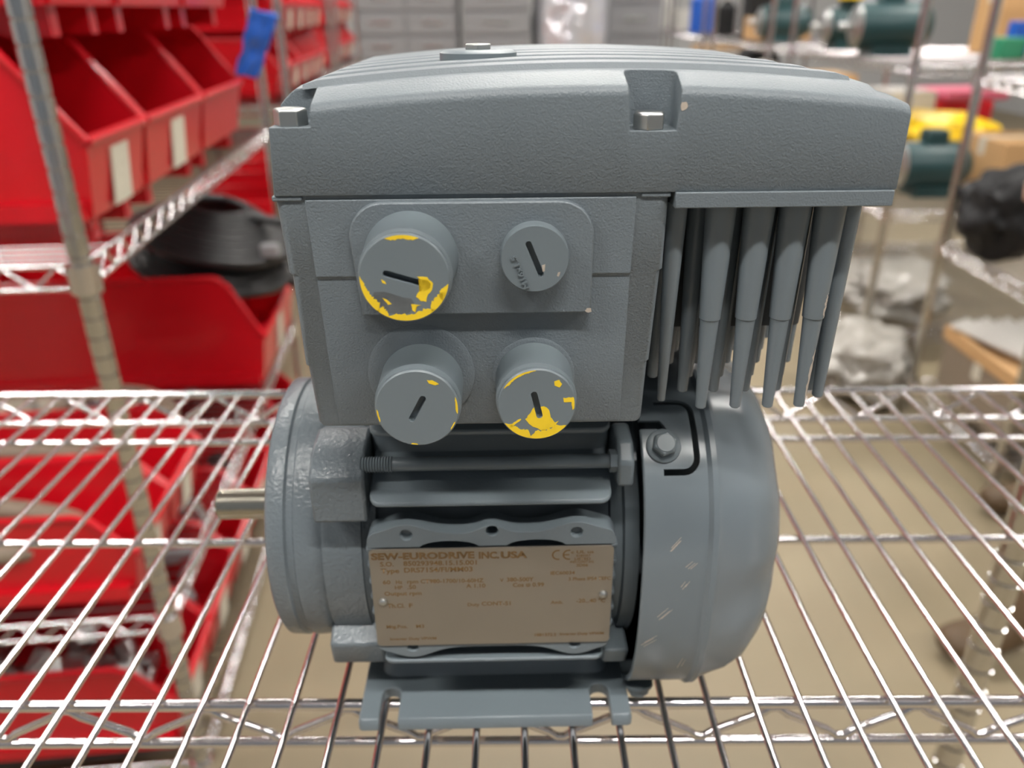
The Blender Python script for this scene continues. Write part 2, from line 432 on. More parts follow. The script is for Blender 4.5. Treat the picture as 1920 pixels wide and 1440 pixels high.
small_motor('teal motor behind and left of the largest teal motor', (1.64, 3.78, .10), radians(4), .075, .20)
bm = bmesh.new(); box(bm, -.045, .045, -.03, .03, 0, .02); o = obj('warning_tag', bm, YBAG); o.location = (1.62, 3.74, .30); tag(o, 'small yellow tag on top of the left teal motor', 'tag')
small_motor('teal motor on the first rack of the distant row at right', (1.62, 4.6, .10), 0, .08, .26)
small_motor('teal motor with pale end on the middle shelf under the yellow sheets', (1.72, 2.98, -.36), 0, .085, .24)
small_motor('teal motor at the left end of the middle shelf behind the grey motor', (1.72, 3.55, -.36), radians(10), .08, .22)
def carton(label, pos, dims, rotz=0, M=CARD, name='carton', cat='box', bev=.004, tape=True):
    t = thing(name, label, cat, pos, rotz)
    w, d, h = dims
    bm = bmesh.new(); box(bm, -w/2, w/2, -d/2, d/2, 0, h); o = obj('body', bm, M, t); bevel_mod(o, bev)
    if tape:
        bm = bmesh.new(); box(bm, -w/2-.001, w/2+.001, -.02, .02, h*.7, h+.001); obj('tape', bm, LABEL, t)
    return t
carton('tan cardboard carton beside the black bag', (2.01, 3.0, -.36), (.22, .30, .20))
carton('brown carton at upper right on the far shelf', (2.16, 3.45, .10), (.2, .2, .26))
carton('small green box on the far shelf at upper right', (1.93, 3.05, .10), (.10, .08, .07), .2, GREEN, 'box', 'box', .004, False)
carton('small white box beside the green box at upper right', (2.03, 2.98, .10), (.09, .08, .09), -.2, WHITEP, 'box', 'box', .004, False)
carton('small blue box behind the green box at upper right', (2.03, 3.15, .10), (.07, .06, .12), 0, BLUE, 'box', 'box', .004, False)
carton('brown cardboard carton at the top right corner of the view', (2.20, 2.95, .10), (.2, .26, .32))
carton('red plastic tote behind the yellow sheets', (2.15, 3.75, -.36), (.24, .24, .26), 0, RED, 'plastic_tote', 'tote', .01, False)
carton('pink folded plastic on top of the red tote', (2.17, 3.75, -.098), (.3, .26, .04), .2, PINK, 'folded_sheet', 'sheet', .012, False)
for k, (y, M) in enumerate(((4.48, CARD), (5.95, GREY), (6.36, CARD), (6.77, WHITEP))):
    carton('%s carton under the distant right shelf, %s from the camera' % (('brown', 'grey', 'brown', 'white')[k], ('first', 'second', 'third', 'fourth')[k]), (1.74, y, -.36), (.4, .34, .32+.03*(k % 3)), 0, M)
# crumpled sheets and bag: displaced blobs
def blob(name, label, cat, pos, dims, M, seed, rough=.22, sub=4, rotz=0, floor0=True):
    bm = bmesh.new(); bmesh.ops.create_icosphere(bm, subdivisions=sub, radius=1)
    from mathutils import noise as NZ
    for v in bm.verts:
        n = NZ.noise(v.co*2.1+Vector((seed, 0, 0)))*rough + NZ.noise(v.co*5+Vector((0, seed, 0)))*rough*.5
        c = v.co*(1+n); c = Vector((abs(c.x)**.8*(1 if c.x > 0 else -1), abs(c.y)**.8*(1 if c.y > 0 else -1), c.z))
        v.co = Vector((c.x*dims[0]/2, c.y*dims[1]/2, max(0, (c.z*.5+.5)*dims[2])))
    o = obj(name, bm, M, None, 50); o.location = pos; o.rotation_euler = (0, 0, rotz)
    return tag(o, label, cat)
CLEAR = mat('clear_film', (.33, .31, .28), .2, 0, bump=.6, bscale=25, bdist=.01)
blob('rubbish_bag', 'crumpled black plastic bag on the right-hand rack', 'bag', (1.53, 2.16, -.357), (.22, .24, .23), BLACKP, 3, .35)
blob('folded_sheet', 'bright yellow folded sheeting piled on the right-hand shelf', 'sheet', (1.93, 3.36, -.255), (.36, .42, .14), YBAG, 5, .2)
blob('folded_sheet', 'small yellow sheet heap between red tote and tan carton', 'sheet', (2.14, 3.30, -.357), (.2, .2, .16), YBAG, 8, .2)
carton('white pad on the teal motor under the yellow sheets', (1.93, 3.36, -.287), (.34, .4, .03), 0, WHITEP, 'foam_pad', 'pad', .004, False)
carton('dark crate below the yellow sheets', (1.93, 3.36, -.36), (.3, .34, .07), 0, TEAL, 'crate', 'crate', .006, False)
blob('wrapped_parts', 'motor parts wrapped in clear plastic at lower right', 'package', (1.62, 2.93, -.797), (.38, .42, .2), CLEAR, 11, .5)
blob('wrapped_parts', 'second plastic wrapped package leaning toward the aisle', 'package', (1.33, 2.42, -.897), (.30, .34, .22), CLEAR, 17, .5)
small_motor('small teal motor on the rack behind the black bag', (1.86, 2.0, -.36), .5, .06, .18)
bm = bmesh.new(); box(bm, -.17, .17, -.2, .2, 0, .02); box(bm, -.17, -.155, -.2, .2, .02, .04); box(bm, .155, .17, -.2, .2, .02, .04); o = obj('tray', bm, CARD); o.location = (1.66, 2.05, -.635); bevel_mod(o, .003); tag(o, 'shallow brown tray under the white tubes at lower right', 'tray')
carton('grey brown carton under the tray of white tubes', (1.66, 2.05, -.797), (.33, .38, .16), 0, RING)
tubes0 = None
for k in range(16):
    a = radians(-30+k*4.6)
    c = Vector((1.62+.10*sin(a*1.3), 2.03, -.590+.006*(k % 3)))
    if tubes0 is None:
        bm = bmesh.new(); tube(bm, [(0, -.19, 0), (0, .19, 0)], .009, 10); o = obj('plastic_tube', bm, WHITEP, None, 50); tubes0 = o
    else:
        o = tubes0.copy(); C.objects.link(o)
    o.location = c; o.rotation_euler = (radians(3), 0, -a*.7)
    tag(o, 'thin white plastic tube in the fanned bundle at lower right', 'tube', 'white plastic tubes fanned on the lower right shelf')
# items along the far row
rd = random.Random(21)
far = [(TEAL, 'teal'), (GREY, 'grey'), (WHITEP, 'white'), (CARD, 'brown'), (BLACKP, 'black'), (BLUE, 'blue'), (YBAG, 'yellow')]
def canister(label, pos, r, h, M):
    t = thing('canister', label, 'canister', pos)
    bm = bmesh.new(); loft(bm, [[(rr*cos(2*pi*k/20), rr*sin(2*pi*k/20), z) for k in range(20)] for z, rr in ((0, r), (h*.8, r), (h*.9, r*.6), (h, r*.4))]); obj('body', bm, M, t, 30)
    bm = bmesh.new(); loft(bm, [[(r*.42*cos(2*pi*k/16), r*.42*sin(2*pi*k/16), z) for k in range(16)] for z in (h, h*1.12)]); obj('cap', bm, WHITEP, t, 30)
    return t
canister('blue canister standing on the far shelf near the top of the view', (1.62, 6.6, .10), .09, .28, BLUE)
canister('white canister left of the blue one on the far shelf', (1.60, 8.2, .10), .10, .30, WHITEP)
canister('black and yellow canister right of the blue one on the far shelf', (1.62, 5.85, .10), .06, .22, BLACKP)
carton('small brown carton on the far shelf left of the teal motors', (1.72, 5.05, .10), (.3, .3, .12))
carton('black crate on top shelf of the distant row', (1.75, 5.35, .10), (.28, .2, .24), 0, BLACKP, 'crate', 'crate', .01, False)
carton('white carton on the far shelf beyond the blue canister', (1.72, 7.5, .10), (.3, .3, .16), 0, WHITEP)
blob('rubbish_bag', 'black bag below the distant right shelf', 'bag', (1.68, 5.26, -.357), (.34, .32, .40), BLACKP, 9, .25)
blob('rag_bundle', 'pale crumpled bundle beside the distant black bag', 'bundle', (1.62, 4.90, -.357), (.24, .24, .36), WHITEP, 19, .3)
# pale binders in a row
bm = bmesh.new(); box(bm, -.10, .10, 0, .034, 0, .30); b0 = obj('binder', bm, WHITEP); bevel_mod(b0, .003)
PALE = mat('pale_pink_card', (.62, .42, .42), .6)
bm = bmesh.new(); box(bm, -.10, .10, 0, .034, 0, .27); b1 = obj('binder', bm, PALE); bevel_mod(b1, .003)
cnt = {0: 0, 1: 0}
for k in range(8):
    src = (b0, b1)[k % 3 == 1]; i_ = int(k % 3 == 1)
    o = src if cnt[i_] == 0 else src.copy()
    if cnt[i_]: C.objects.link(o)
    cnt[i_] += 1
    o.location = (1.90, 3.60+.038*k, -.357)
    tag(o, '%s binder standing on the middle shelf behind the yellow sheets, %s from the camera' % (('white', 'pink')[i_], ('first', 'second', 'third', 'fourth', 'fifth', 'sixth', 'seventh', 'farthest')[k]), 'binder', 'pale binders behind the yellow sheets')
# ---- far end: grey cabinets of drawers
def cabinet(label, x, y, w, h, nr, nc, M=GREY):
    t = thing('drawer_cabinet', label, 'cabinet', (x, y, FZ))
    bm = bmesh.new(); box(bm, 0, w, 0, .45, 0, h); obj('body', bm, M, t)
    d0 = None
    for r in range(nr):
        for c in range(nc):
            dx, dz = w/nc, (h-.06)/nr
            if d0 is None:
                bm = bmesh.new(); box(bm, .012, dx-.012, -.02, 0, .012, dz-.02)
                d0 = obj('drawer', bm, GREY, t, loc=(c*dx, 0, .03+r*dz))
                bm = bmesh.new(); box(bm, dx*.3, dx*.7, -.035, -.02, dz*.5, dz*.62); hd = obj('handle', bm, STEEL, d0)
            else:
                q = share(d0, 'drawer', t, (c*dx, 0, .03+r*dz)); share(hd, 'handle', q)
    return t
cabinet('grey drawer cabinet at the end of the aisle, left of the others', -.95, 6.4, .75, 2.0, 12, 2)
cabinet('grey drawer cabinet at the end of the aisle beside the shiny pallet', -.16, 6.3, .48, 2.0, 12, 1)
blob('wrapped_pallet', 'pallet load shrink wrapped in shiny film at the aisle end', 'pallet', (.62, 6.6, FZ), (.55, .6, 2.0), mat('shrink_film', (.8, .8, .84), .12, .55, bump=.8, bscale=9, bdist=.03), 13, .10, 5)
cabinet('long grey cabinet right of the shiny wrapped pallet', .95, 6.9, .42, 1.7, 7, 1)

# tapes hung at left
bm = bmesh.new(); from mathutils import noise as NZ2
rows_ = []
for j in range(15):
    rows_.append([bm.verts.new((.010*NZ2.noise(Vector((i*.35, j*.3, 1)))+.004*NZ2.noise(Vector((i*.9, j*.9, 4))), (i/11-.5)*(.095-.02*j/14)+(.03*(1-j/14)), -.14*j/14+.006*NZ2.noise(Vector((i*.4, 3, j*.2))))) for i in range(12)])
for j in range(14):
    for i in range(11): bm.faces.new((rows_[j][i], rows_[j][i+1], rows_[j+1][i+1], rows_[j+1][i]))
o = obj('plastic_strip', bm, BLUE, None, 60); o.location = lpos(.985, -.055, .275); o.rotation_euler = (radians(-8), radians(14), LROT-.5)
md = o.modifiers.new('thick', 'SOLIDIFY'); md.thickness = .0015
tag(o, 'crumpled blue plastic strip hanging beside the third red bin', 'plastic strip')
bm = bmesh.new(); loft(bm, [[(.0142*cos(2*pi*k/16), .0142*sin(2*pi*k/16), z) for k in range(16)] for z in (.20, .26)])
o = obj('green_tape', bm, GREEN, None, 40); o.location = lpos(1.22, 0, 0); tag(o, 'green tape wrapped round the second post at left', 'tape')

# ================================================================== PERSON at right (boots and trousers)
def skin_body(name, verts, edges, radii, M, parent, sub=2):
    me = bpy.data.meshes.new(name); me.from_pydata([Vector(v) for v in verts], edges, []); me.update()
    o = bpy.data.objects.new(name, me); C.objects.link(o)
    sk = o.modifiers.new('skin', 'SKIN')
    for i_, v in enumerate(me.skin_vertices[0].data): v.radius = radii[i_] if isinstance(radii[i_], tuple) else (radii[i_], radii[i_]); v.use_root = (i_ == 0)
    ss = o.modifiers.new('sub', 'SUBSURF'); ss.levels = sub; ss.render_levels = sub
    bpy.context.view_layer.update()
    nm = bpy.data.meshes.new_from_object(o.evaluated_get(bpy.context.evaluated_depsgraph_get()))
    o.modifiers.clear(); o.data = nm; nm.materials.clear(); nm.materials.append(M); shade(o, 80); o.parent = parent
    return o
pt = thing('person', 'person walking past at right in tan boots and olive trousers', 'person', (1.215, 1.45, FZ))
# local: facing -x ; near foot (-y), far foot (+y)
hip = (.06, 0, .92)
V = [hip, (.04, -.10, .86), (.03, -.17, .48), (-.0, -.22, .16), (.08, .10, .86), (.26, .17, .48), (.35, .24, .16), (.07, 0, 1.12)]
E_ = [(0, 1), (1, 2), (2, 3), (0, 4), (4, 5), (5, 6), (0, 7)]
skin_body('trousers', V, E_, [(.15, .12), .095, .075, .066, .095, .075, .066, (.15, .11)], OLIVE, pt)
V = [(.07, 0, 1.10), (.10, 0, 1.3), (.11, 0, 1.44), (.11, 0, 1.52), (.15, -.19, 1.42), (.26, -.22, 1.18), (.24, -.22, .95), (.13, .19, 1.42), (.2, .23, 1.16), (.18, .22, .95)]
skin_body('jacket', V, [(0, 1), (1, 2), (2, 3), (2, 4), (4, 5), (5, 6), (2, 7), (7, 8), (8, 9)], [(.15, .11), (.16, .12), (.15, .1), .06, .06, .05, .042, .06, .05, .042], JACKET, pt)
V = [(.10, 0, 1.50), (.09, 0, 1.58), (.08, 0, 1.66), (.08, 0, 1.74), (-.015, 0, 1.655)]
skin_body('head', V, [(0, 1), (1, 2), (2, 3), (2, 4)], [.055, .06, (.095, .078), (.085, .075), (.018, .016)], SKIN, pt)
V = [(.10, 0, 1.72), (.14, 0, 1.77), (.17, 0, 1.70)]
skin_body('hair', V, [(0, 1), (1, 2)], [.085, .08, .07], BLACKP, pt)
for sy, (hx, hz) in ((-.22, (.235, .93)), (.22, (.17, .93))):
    bm = bmesh.new(); tube(bm, [(hx+.01, sy, hz+.01), (hx-.02, sy, hz-.02), (hx-.05, sy, hz-.05), (hx-.09, sy, hz-.08)], [.028, .034, .038, .030], 12)
    for k in range(4):
        yy = sy-.027+.018*k; L_ = (.055, .068, .064, .05)[k]
        tube(bm, [(hx-.08, yy, hz-.075), (hx-.08-L_*.5, yy, hz-.095), (hx-.07-L_*.7, yy, hz-.095-L_*.5)], [.010, .009, .007], 8)
    tube(bm, [(hx-.02, sy-.02, hz-.02), (hx-.05, sy-.045, hz-.015), (hx-.08, sy-.04, hz-.03)], [.013, .011, .009], 8)
    obj('hand', bm, SKIN, pt, 60)
for fx, fy, r_ in ((-.0, -.22, 10), (.35, .24, -5)):
    V = [(0, 0, .13), (.03, 0, .05), (-.05, 0, .05), (-.13, 0, .042), (-.20, 0, .038), (.0, 0, .20)]
    o = skin_body('boot', V, [(0, 1), (0, 2), (2, 3), (3, 4), (0, 5)], [(.05, .055), (.045, .045), (.045, .045), (.048, .038), (.045, .033), (.05, .055)], LEATHER, pt)
    o.location = (fx, fy, .005); o.rotation_euler = (0, 0, radians(r_))

# ================================================================== THE GREY MOTOR (local units in mm via K)
K = .001
mo = thing('geared_motor', 'grey electric motor with square electronics box on top, standing on the wire shelf', 'motor', (.1865, .309, 0), radians(1.2))
def mm(bm):
    bmesh.ops.scale(bm, vec=(K, K, K), verts=bm.verts); return bm
def part(name, bm, M=PAINT, parent=None, smooth=35, bev=0, seg=2):
    mm(bm)
    o = obj(name, bm, M, parent or mo, smooth)
    if bev: bevel_mod(o, bev*K, seg)
    return o
def cut(o, *bms):
    for b in bms: boolean(o, mm(b))
    return shade(o)
AZ = 69.
# ---- foot plate
bm = bmesh.new()
P = rrect(-57, 57, -68, 68, 2, 3)
sl = []
def slot_poly(cx, w, y_in):
    return cx, w, y_in
loft(bm, [[(x, y, .4) for x, y in P], [(x, y, 3.8) for x, y in P], [(x*.992, y*.983, 6) for x, y in P]])
foot = part('mounting_foot', bm)
cs = []
for sx in (-1, 1):
    for sy in (-1, 1):
        c = bmesh.new(); cx = sx*44.5; yi = 54*sy
        pts = [(cx+4*cos(radians(a)), yi-sy*0+4*sin(radians(a))) for a in (range(0, 181, 20) if sy < 0 else range(180, 361, 20))]
        pts += [(cx-4, sy*80), (cx+4, sy*80)]
        if sy > 0: pts = pts[:-2] + [(cx+4, 80), (cx-4, 80)]
        loft(c, [[(x, y, -3) for x, y in pts], [(x, y, 10) for x, y in pts]]); cs.append(c)
cut(foot, *cs)
bevel_mod(foot, .0004, 1)
bm = bmesh.new(); loft(bm, [[(x, y, 5.5) for x, y in rrect(-50, 50, -44, 44, 6)], [(x, y, 14) for x, y in rrect(-47, 47, -38, 38, 6)], [(x, y, 32) for x, y in rrect(-46, 46, -36, 36, 6)]])
part('foot_pedestal', bm)
# ---- stator
bm = bmesh.new(); rev_x(bm, [(-46, 52), (46, 52)], 48, 0, AZ); part('stator_housing', bm)
bm = bmesh.new(); loft(bm, [[(x, y, 112) for x, y in rrect(-45, 45, -44, 44, 5)], [(x, y, 150.5) for x, y in rrect(-45, 45, -46, 46, 5)]]); part('terminal_neck', bm)
def fin(z, yf, yb=-30, t=2.2, x0=-44, x1=44, sag=0, r=4, drop=0):
    bm = bmesh.new(); P = rrect(x0, x1, yf, yb, r, 4)
    def zz(y): return z - drop*(yb-y)/(yb-yf)*-1 if False else z + (y-yf)*drop
    loft(bm, [[(x, y, zz(y)-t/2) for x, y in P], [(x, y, zz(y)+t/2) for x, y in P]])
    return part('cooling_fin', bm, PAINT, bev=.6)
fin(110.2, -66, drop=.42, t=1.8)
fin(133, -54, drop=.2)
fin(141, -50)
fin(36.0, -66, drop=-.1, t=1.8)
for z in (88, 80.5, 73, 65.5, 58, 50.5): fin(z, -62.5, x0=-47.5, x1=47.5, t=2.0, r=1.5)
for z in (120, 100, 90, 80, 70, 60, 50, 40): 
    bm = bmesh.new(); P = rrect(-44, 44, 30, 66, 3, 3); loft(bm, [[(x, y, z-1.1) for x, y in P], [(x, y, z+1.1) for x, y in P]]); part('cooling_fin', bm)
# ---- wavy nameplate rails
def rail(sign, zin, base, amp, holes):
    # outline in x-z: inner straight edge zin, outer wavy edge
    N_ = 72; outer = []
    for k in range(N_+1):
        x = -46+92*k/N_
        b = 0
        for cx, a, w in holes: b = max(b, a*math.exp(-((x-cx)/w)**2))
        e = min(1, (46-abs(x))/3.5); e = sqrt(max(0, 1-(1-e)**2)) if e < 1 else 1
        outer.append((x, base + sign*(b - 3.0*(1-e))))
    poly = [(-46, zin), (46, zin)] + outer[::-1]
    bm = bmesh.new(); prism_y(bm, poly, -66.2, -57)
    # relieve the back so that it reads as a rail
    o = part('nameplate_rail', bm)
    bevel_mod(o, .0009, 2)
    return o
r1 = rail(1, 92, 97.7, 1, ((-31.4, 4.2, 9.5), (0, 3.4, 6.0), (31.4, 4.2, 9.5), (-46, 0, 1), (46, 0, 1)))
r1.modifiers.clear()
c = bmesh.new(); rev_y(c, [(-70, 2.3), (-50, 2.3)], .2, 98.6, 24)
cc = []
for x in (-31.4, 31.4):
    k = bmesh.new(); rev_y(k, [(-66.8, 2.6), (-64.0, 1.7)], x, 97.4, 20); cc.append(k)
for x in (-15.8, 16.5):                                             # dark recess under the wave
    k = bmesh.new(); P = [(x+11*cos(radians(a)), 91.5+3.0*sin(radians(a))) for a in range(0, 360, 15)]; prism_y(k, P, -70, -59); cc.append(k)
cut(r1, c, *cc); bevel_mod(r1, .0008, 2, 50)
r2 = rail(-1, 47, 43.6, 1, ((-32, 4.9, 10), (32, 4.9, 10)))
r2.modifiers.clear()
cc = []
for x in (-32, 32):
    k = bmesh.new(); rev_y(k, [(-66.8, 2.6), (-64.0, 1.7)], x, 44.0, 20); cc.append(k)
cut(r2, *cc); bevel_mod(r2, .0008, 2, 50)
# ---- nameplate
bm = bmesh.new(); P = rrect(-45.6, 45.4, 45.6, 91.6, 1.8, 4)
prism_y(bm, P, -67.0, -66.25)
npl = part('nameplate', bm, PLATE); npl['label'] = 'tan brushed metal nameplate with brown etched text'
bm = bmesh.new()
PY = -67.02*K
def T_(s, pxl, py, pxr, cap, outline=0, bold=0, h=None):
    f_ = (py-1019)/(1198-1019)
    sc = .1990 + (.2105-.1990)*f_
    x = (pxl-920.5+ .6*f_)*sc; w = (pxr-pxl)*sc
    z = 91.6 - (91.6-45.6)*((py - (1022-6*(pxl-692)/456)*(1-f_) - (1200-4*(pxl-707)/433)*f_)/178 + f_)
    text_mesh(bm, s, x*K, z*K, PY, w*K, cap*sc*1.42*K, outline*K, 0, bold=bold)
for a in (('SEW-EURODRIVE', 697, 1038.5, 888, 10.5, .16), ('INC.', 896, 1037, 934, 10.5, .16), ('USA', 937, 1036.5, 986, 10.5, .16)): T_(*a)
for s, l, y, r, c_ in (('S.O.', 713, 1050.5, 738, 7.5), ('850293948.15.15.001', 756, 1049.5, 892, 7.5), ('Type', 714, 1062.5, 748, 7.5), ('DRS71S4/FI/MM03', 757, 1061.5, 884, 7.8),
    ('60', 717, 1082.5, 731, 6.5), ('Hz', 741, 1082, 753, 6), ('rpm CT980-1700/10-60HZ', 762, 1081.5, 904, 6.5), ('V', 934, 1079.5, 941, 5.5), ('380-500Y', 947, 1079, 997, 6.5),
    ('HP', 739, 1092, 753, 6), ('.50', 762, 1091.5, 778, 6.5), ('A 1.10', 871, 1090, 907, 6.5), ('Cos φ 0.99', 958, 1089, 1016, 6.5),
    ('Output rpm', 719, 1103.5, 788, 6.5), ('Th.Cl.', 724, 1126.5, 756, 7), ('F', 764, 1126, 771, 7), ('Duty', 873, 1124.5, 895, 5.5), ('CONT-S1', 899, 1123.5, 953, 6.5),
    ('Amb.', 1028, 1121.5, 1051, 5.5), ('-20...40 °C', 1076, 1119.5, 1130, 6.5), ('Mtg.Pos.', 721, 1165.5, 760, 5.5), ('M3', 776, 1165, 791, 5.5),
    ('Inverter Duty VPWM', 727, 1189, 813, 4.5), ('1881372.2', 997, 1184, 1037, 5), ('Inverter Duty VPWM', 1044, 1182.5, 1126, 4.5),
    ('IEC60034', 1029, 1067, 1074, 5.5), ('3 Phase IP54 TEFC', 1062, 1078, 1141, 5.5),
    ('c UL us', 1068, 1029, 1110, 5), ('E189357', 1078, 1035, 1104, 3.8), ('LISTED', 1074, 1041, 1104, 4.2), ('IND.CONT.EQ.', 1066, 1046, 1111, 3.6), ('2D06', 1077, 1052.5, 1099, 4.5)):
    T_(s, l, y, r, c_, bold=.022)
# the two conformity letters, drawn as arcs
def arc(cx, cz, R, a0, a1, w):
    n = 20; a = [radians(a0+(a1-a0)*k/n) for k in range(n+1)]
    vi = [bm.verts.new(((cx+(R-w)*cos(t))*K, PY-.00005, (cz+(R-w)*sin(t))*K)) for t in a]
    vo = [bm.verts.new(((cx+R*cos(t))*K, PY-.00005, (cz+R*sin(t))*K)) for t in a]
    for k in range(n): bm.faces.new((vi[k], vi[k+1], vo[k+1], vo[k]))
arc(24.6, 88.0, 2.3, 75, 285, .55); arc(28.6, 88.0, 2.3, 75, 285, .55)
vs = [bm.verts.new((x*K, PY-.00005, z*K)) for x, z in ((26.6, 87.75), (28.8, 87.75), (28.8, 88.25), (26.6, 88.25))]; bm.faces.new(vs)
o = obj('etched_lettering', bm, BROWN, npl)
for x, z in ((-41.9, 67.6), (42.2, 69.3)):
    bm = bmesh.new(); rev_y(bm, [(-67, 1.6), (-67.7, 1.5), (-68.2, 1.0), (-68.4, .4)], x, z, 20); o = part('rivet', bm, STEEL, npl)
# ---- left flange and end shield
bm = bmesh.new(); rev_x(bm, [(-84, 12), (-87, 14), (-87.5, 38), (-88, 44), (-88, 55.2), (-86.6, 57), (-80.5, 57.3), (-79.6, 56.2), (-77.2, 56.2), (-76.4, 57.4), (-73.5, 57.3), (-70, 57), (-67.5, 56.6), (-66.6, 55.6), (-65.5, 55.6)], 96, 0, AZ)
part('output_flange', bm, PAINT_CAST, smooth=50)
bm = bmesh.new(); rev_x(bm, [(-66, 56.6), (-50.6, 56.8), (-50.3, 55.8), (-49.9, 55.8), (-49.6, 55.6), (-45, 55.4)], 80, 0, AZ); part('end_shield', bm, PAINT_CAST, smooth=50)
def lug(x0, x1, pts, M=PAINT_CAST):
    bm = bmesh.new(); loft(bm, [[(x0, y, z) for y, z in pts], [(x1, y, z) for y, z in pts]]); return part('shield_lug', bm, M, bev=1.2)
def octa(cy, cz, r, rot=0): return [(cy+r*cos(radians(rot+45*k+22.5)), cz+r*sin(radians(rot+45*k+22.5))) for k in range(8)]
lug(-65.5, -45.5, [(-63, 101), (-63, 119.5), (-54, 126.5), (-40, 128), (-30, 124), (-28, 101)])
lug(-65, -45.5, [(62, 108), (62, 121), (56, 132), (44, 135), (36, 128), (30, 108)])
lug(-67.5, -45.5, [(-56, 36), (-54, 25), (-47, 18), (-30, 17), (-24, 34), (-40, 46)])
lug(-62, -45.5, [(53, 32), (50, 25), (44, 20), (30, 20), (24, 34), (40, 46)])
# ---- shaft
bm = bmesh.new(); rev_x(bm, [(-124.5, 6.2), (-123.6, 7), (-84, 7)], 40, 0, AZ); rev_x(bm, [(-89.5, 11), (-84, 11)], 40, 0, AZ)
s_ = part('output_shaft', bm, SHAFT, smooth=40); s_['label'] = 'bare machined steel output shaft'
# ---- tie rods
def tie(y, z):
    prof = []
    x = -47.
    while x < -35.5: prof += [(x, 3.05), (x+.5, 2.55)]; x += 1.0
    prof += [(-35.4, 2.6), (48, 2.6)]
    bm = bmesh.new(); rev_x(bm, prof, 18, y, z); return part('tie_rod', bm, PAINT, smooth=30)
tie(-57, 122.2); tie(57, 122.2)
# ---- right end shield (dark) with lugs
BLK = mat('pin_gap_shade', (.02, .024, .026), .6)  # near-black colour for the shade between the heat sink pins
bm = bmesh.new(); rev_x(bm, [(46, 50), (46.4, 54), (51, 55), (51.5, 58), (57, 58)], 64, 0, AZ); part('fan_end_shield', bm, PAINT)
lug(46, 52, [(-62, 114), (-62, 124), (-56, 130), (-44, 131), (-36, 126), (-32, 110)], PAINT)
lug(45, 55, [(-60, 34), (-56, 24), (-46, 18), (-34, 22), (-30, 36)], PAINT)
bm = bmesh.new(); rev_x(bm, [(43.5, 4.2), (47.5, 4.2)], 6, -57, 122.2); part('tie_nut', bm, PAINT)
# ---- fan guard
GP = [(55.5, 73.0), (56, 73.4), (79, 73.4), (80.5, 74.6), (82.5, 74.6), (84.5, 73.2), (94, 71.5), (102, 67.5), (109, 60.5), (113.5, 51.5), (115.5, 40), (116, 0.5)]
inner = [(x-1.2 if x > 90 else x, max(.4, r-1.3)) for x, r in GP]
bm = bmesh.new()
def ring_at(x, r, seg=120):
    ring = []
    for k in range(seg):
        a = 2*pi*k/seg; c, s2 = cos(a), sin(a); n = 2.6
        blend = min(1, max(0, (r-35)/38))
        q = 1/((abs(c)**n+abs(s2)**n)**(1/n)); q = 1+(q-1)*blend
        w = 1
        if x > 84: w = 1 - .035*max(0, cos(a*8))*min(1, (x-84)/12)*min(1, r/60)   # faint ripples pressed in the dome
        z = AZ + r*q*w*s2*.985
        y = r*q*w*c*1.0
        ring.append((x, y, max(1.2+ (max(0, x-85))*.25, z)))
    return ring
loft(bm, [ring_at(x, r) for x, r in (GP + inner[::-1])], cap=False)
bmesh.ops.holes_fill(bm, edges=[e_ for e_ in bm.edges if e_.is_boundary and abs(e_.verts[0].co.x-116) < .1 or (e_.is_boundary and e_.verts[0].co.x > 110)], sides=200)
R_ = [v for v in bm.verts if abs(v.co.x-55.5) < .01]
be = [e_ for e_ in bm.edges if e_.is_boundary]
if be: bmesh.ops.bridge_loops(bm, edges=be)
guard = part('fan_guard', bm, PAINT_SMOOTH, smooth=40)
def gpos(x, th, r=None):
    a = radians(th); c, s2 = -cos(a), sin(a); n = 2.6
    q = 1/((abs(c)**n+abs(s2)**n)**(1/n)); rr = 73.4*q if r is None else r
    return Vector((x, rr*c, AZ+rr*s2*.985))
def ribbon(path, w):
    # path of (x, theta deg); cutter strip with width w mm, radial from 66 to 90
    pts = []
    for i_, (x, th) in enumerate(path):
        pts.append((x, radians(th)*75.))
    L_, R2 = [], []
    for i_, p_ in enumerate(pts):
        a_ = pts[max(0, i_-1)]; b_ = pts[min(len(pts)-1, i_+1)]
        d_ = Vector((b_[0]-a_[0], b_[1]-a_[1])).normalized(); n_ = Vector((-d_.y, d_.x))*w/2
        L_.append((p_[0]+n_.x, p_[1]+n_.y)); R2.append((p_[0]-n_.x, p_[1]-n_.y))
    bm = bmesh.new(); rings = []
    def P3(q, r): 
        a = q[1]/75.; return (q[0], -r*cos(a), AZ+r*sin(a))
    for l, r in zip(L_, R2): rings.append([P3(l, 60), P3(r, 60), P3(r, 96), P3(l, 96)])
    loft(bm, rings); return bm
def cpath(x0, x1, t0, t1, rx=5, rt=4):
    P = [(x0, t1)]
    for k in range(7): a = radians(90-15*k); P.append((x1-rx+rx*cos(a), t1-rt+rt*sin(a)))
    for k in range(7): a = radians(-15*k); P.append((x1-rx+rx*cos(a), t0+rt+rt*sin(a)))
    P.append((x0+1, t0)); return P
cut(guard, ribbon(cpath(62, 75.5, 39.5, 60.5), 2.3), ribbon([(54, 53.0), (62.5, 53.0), (64.5, 50)], 3.6))
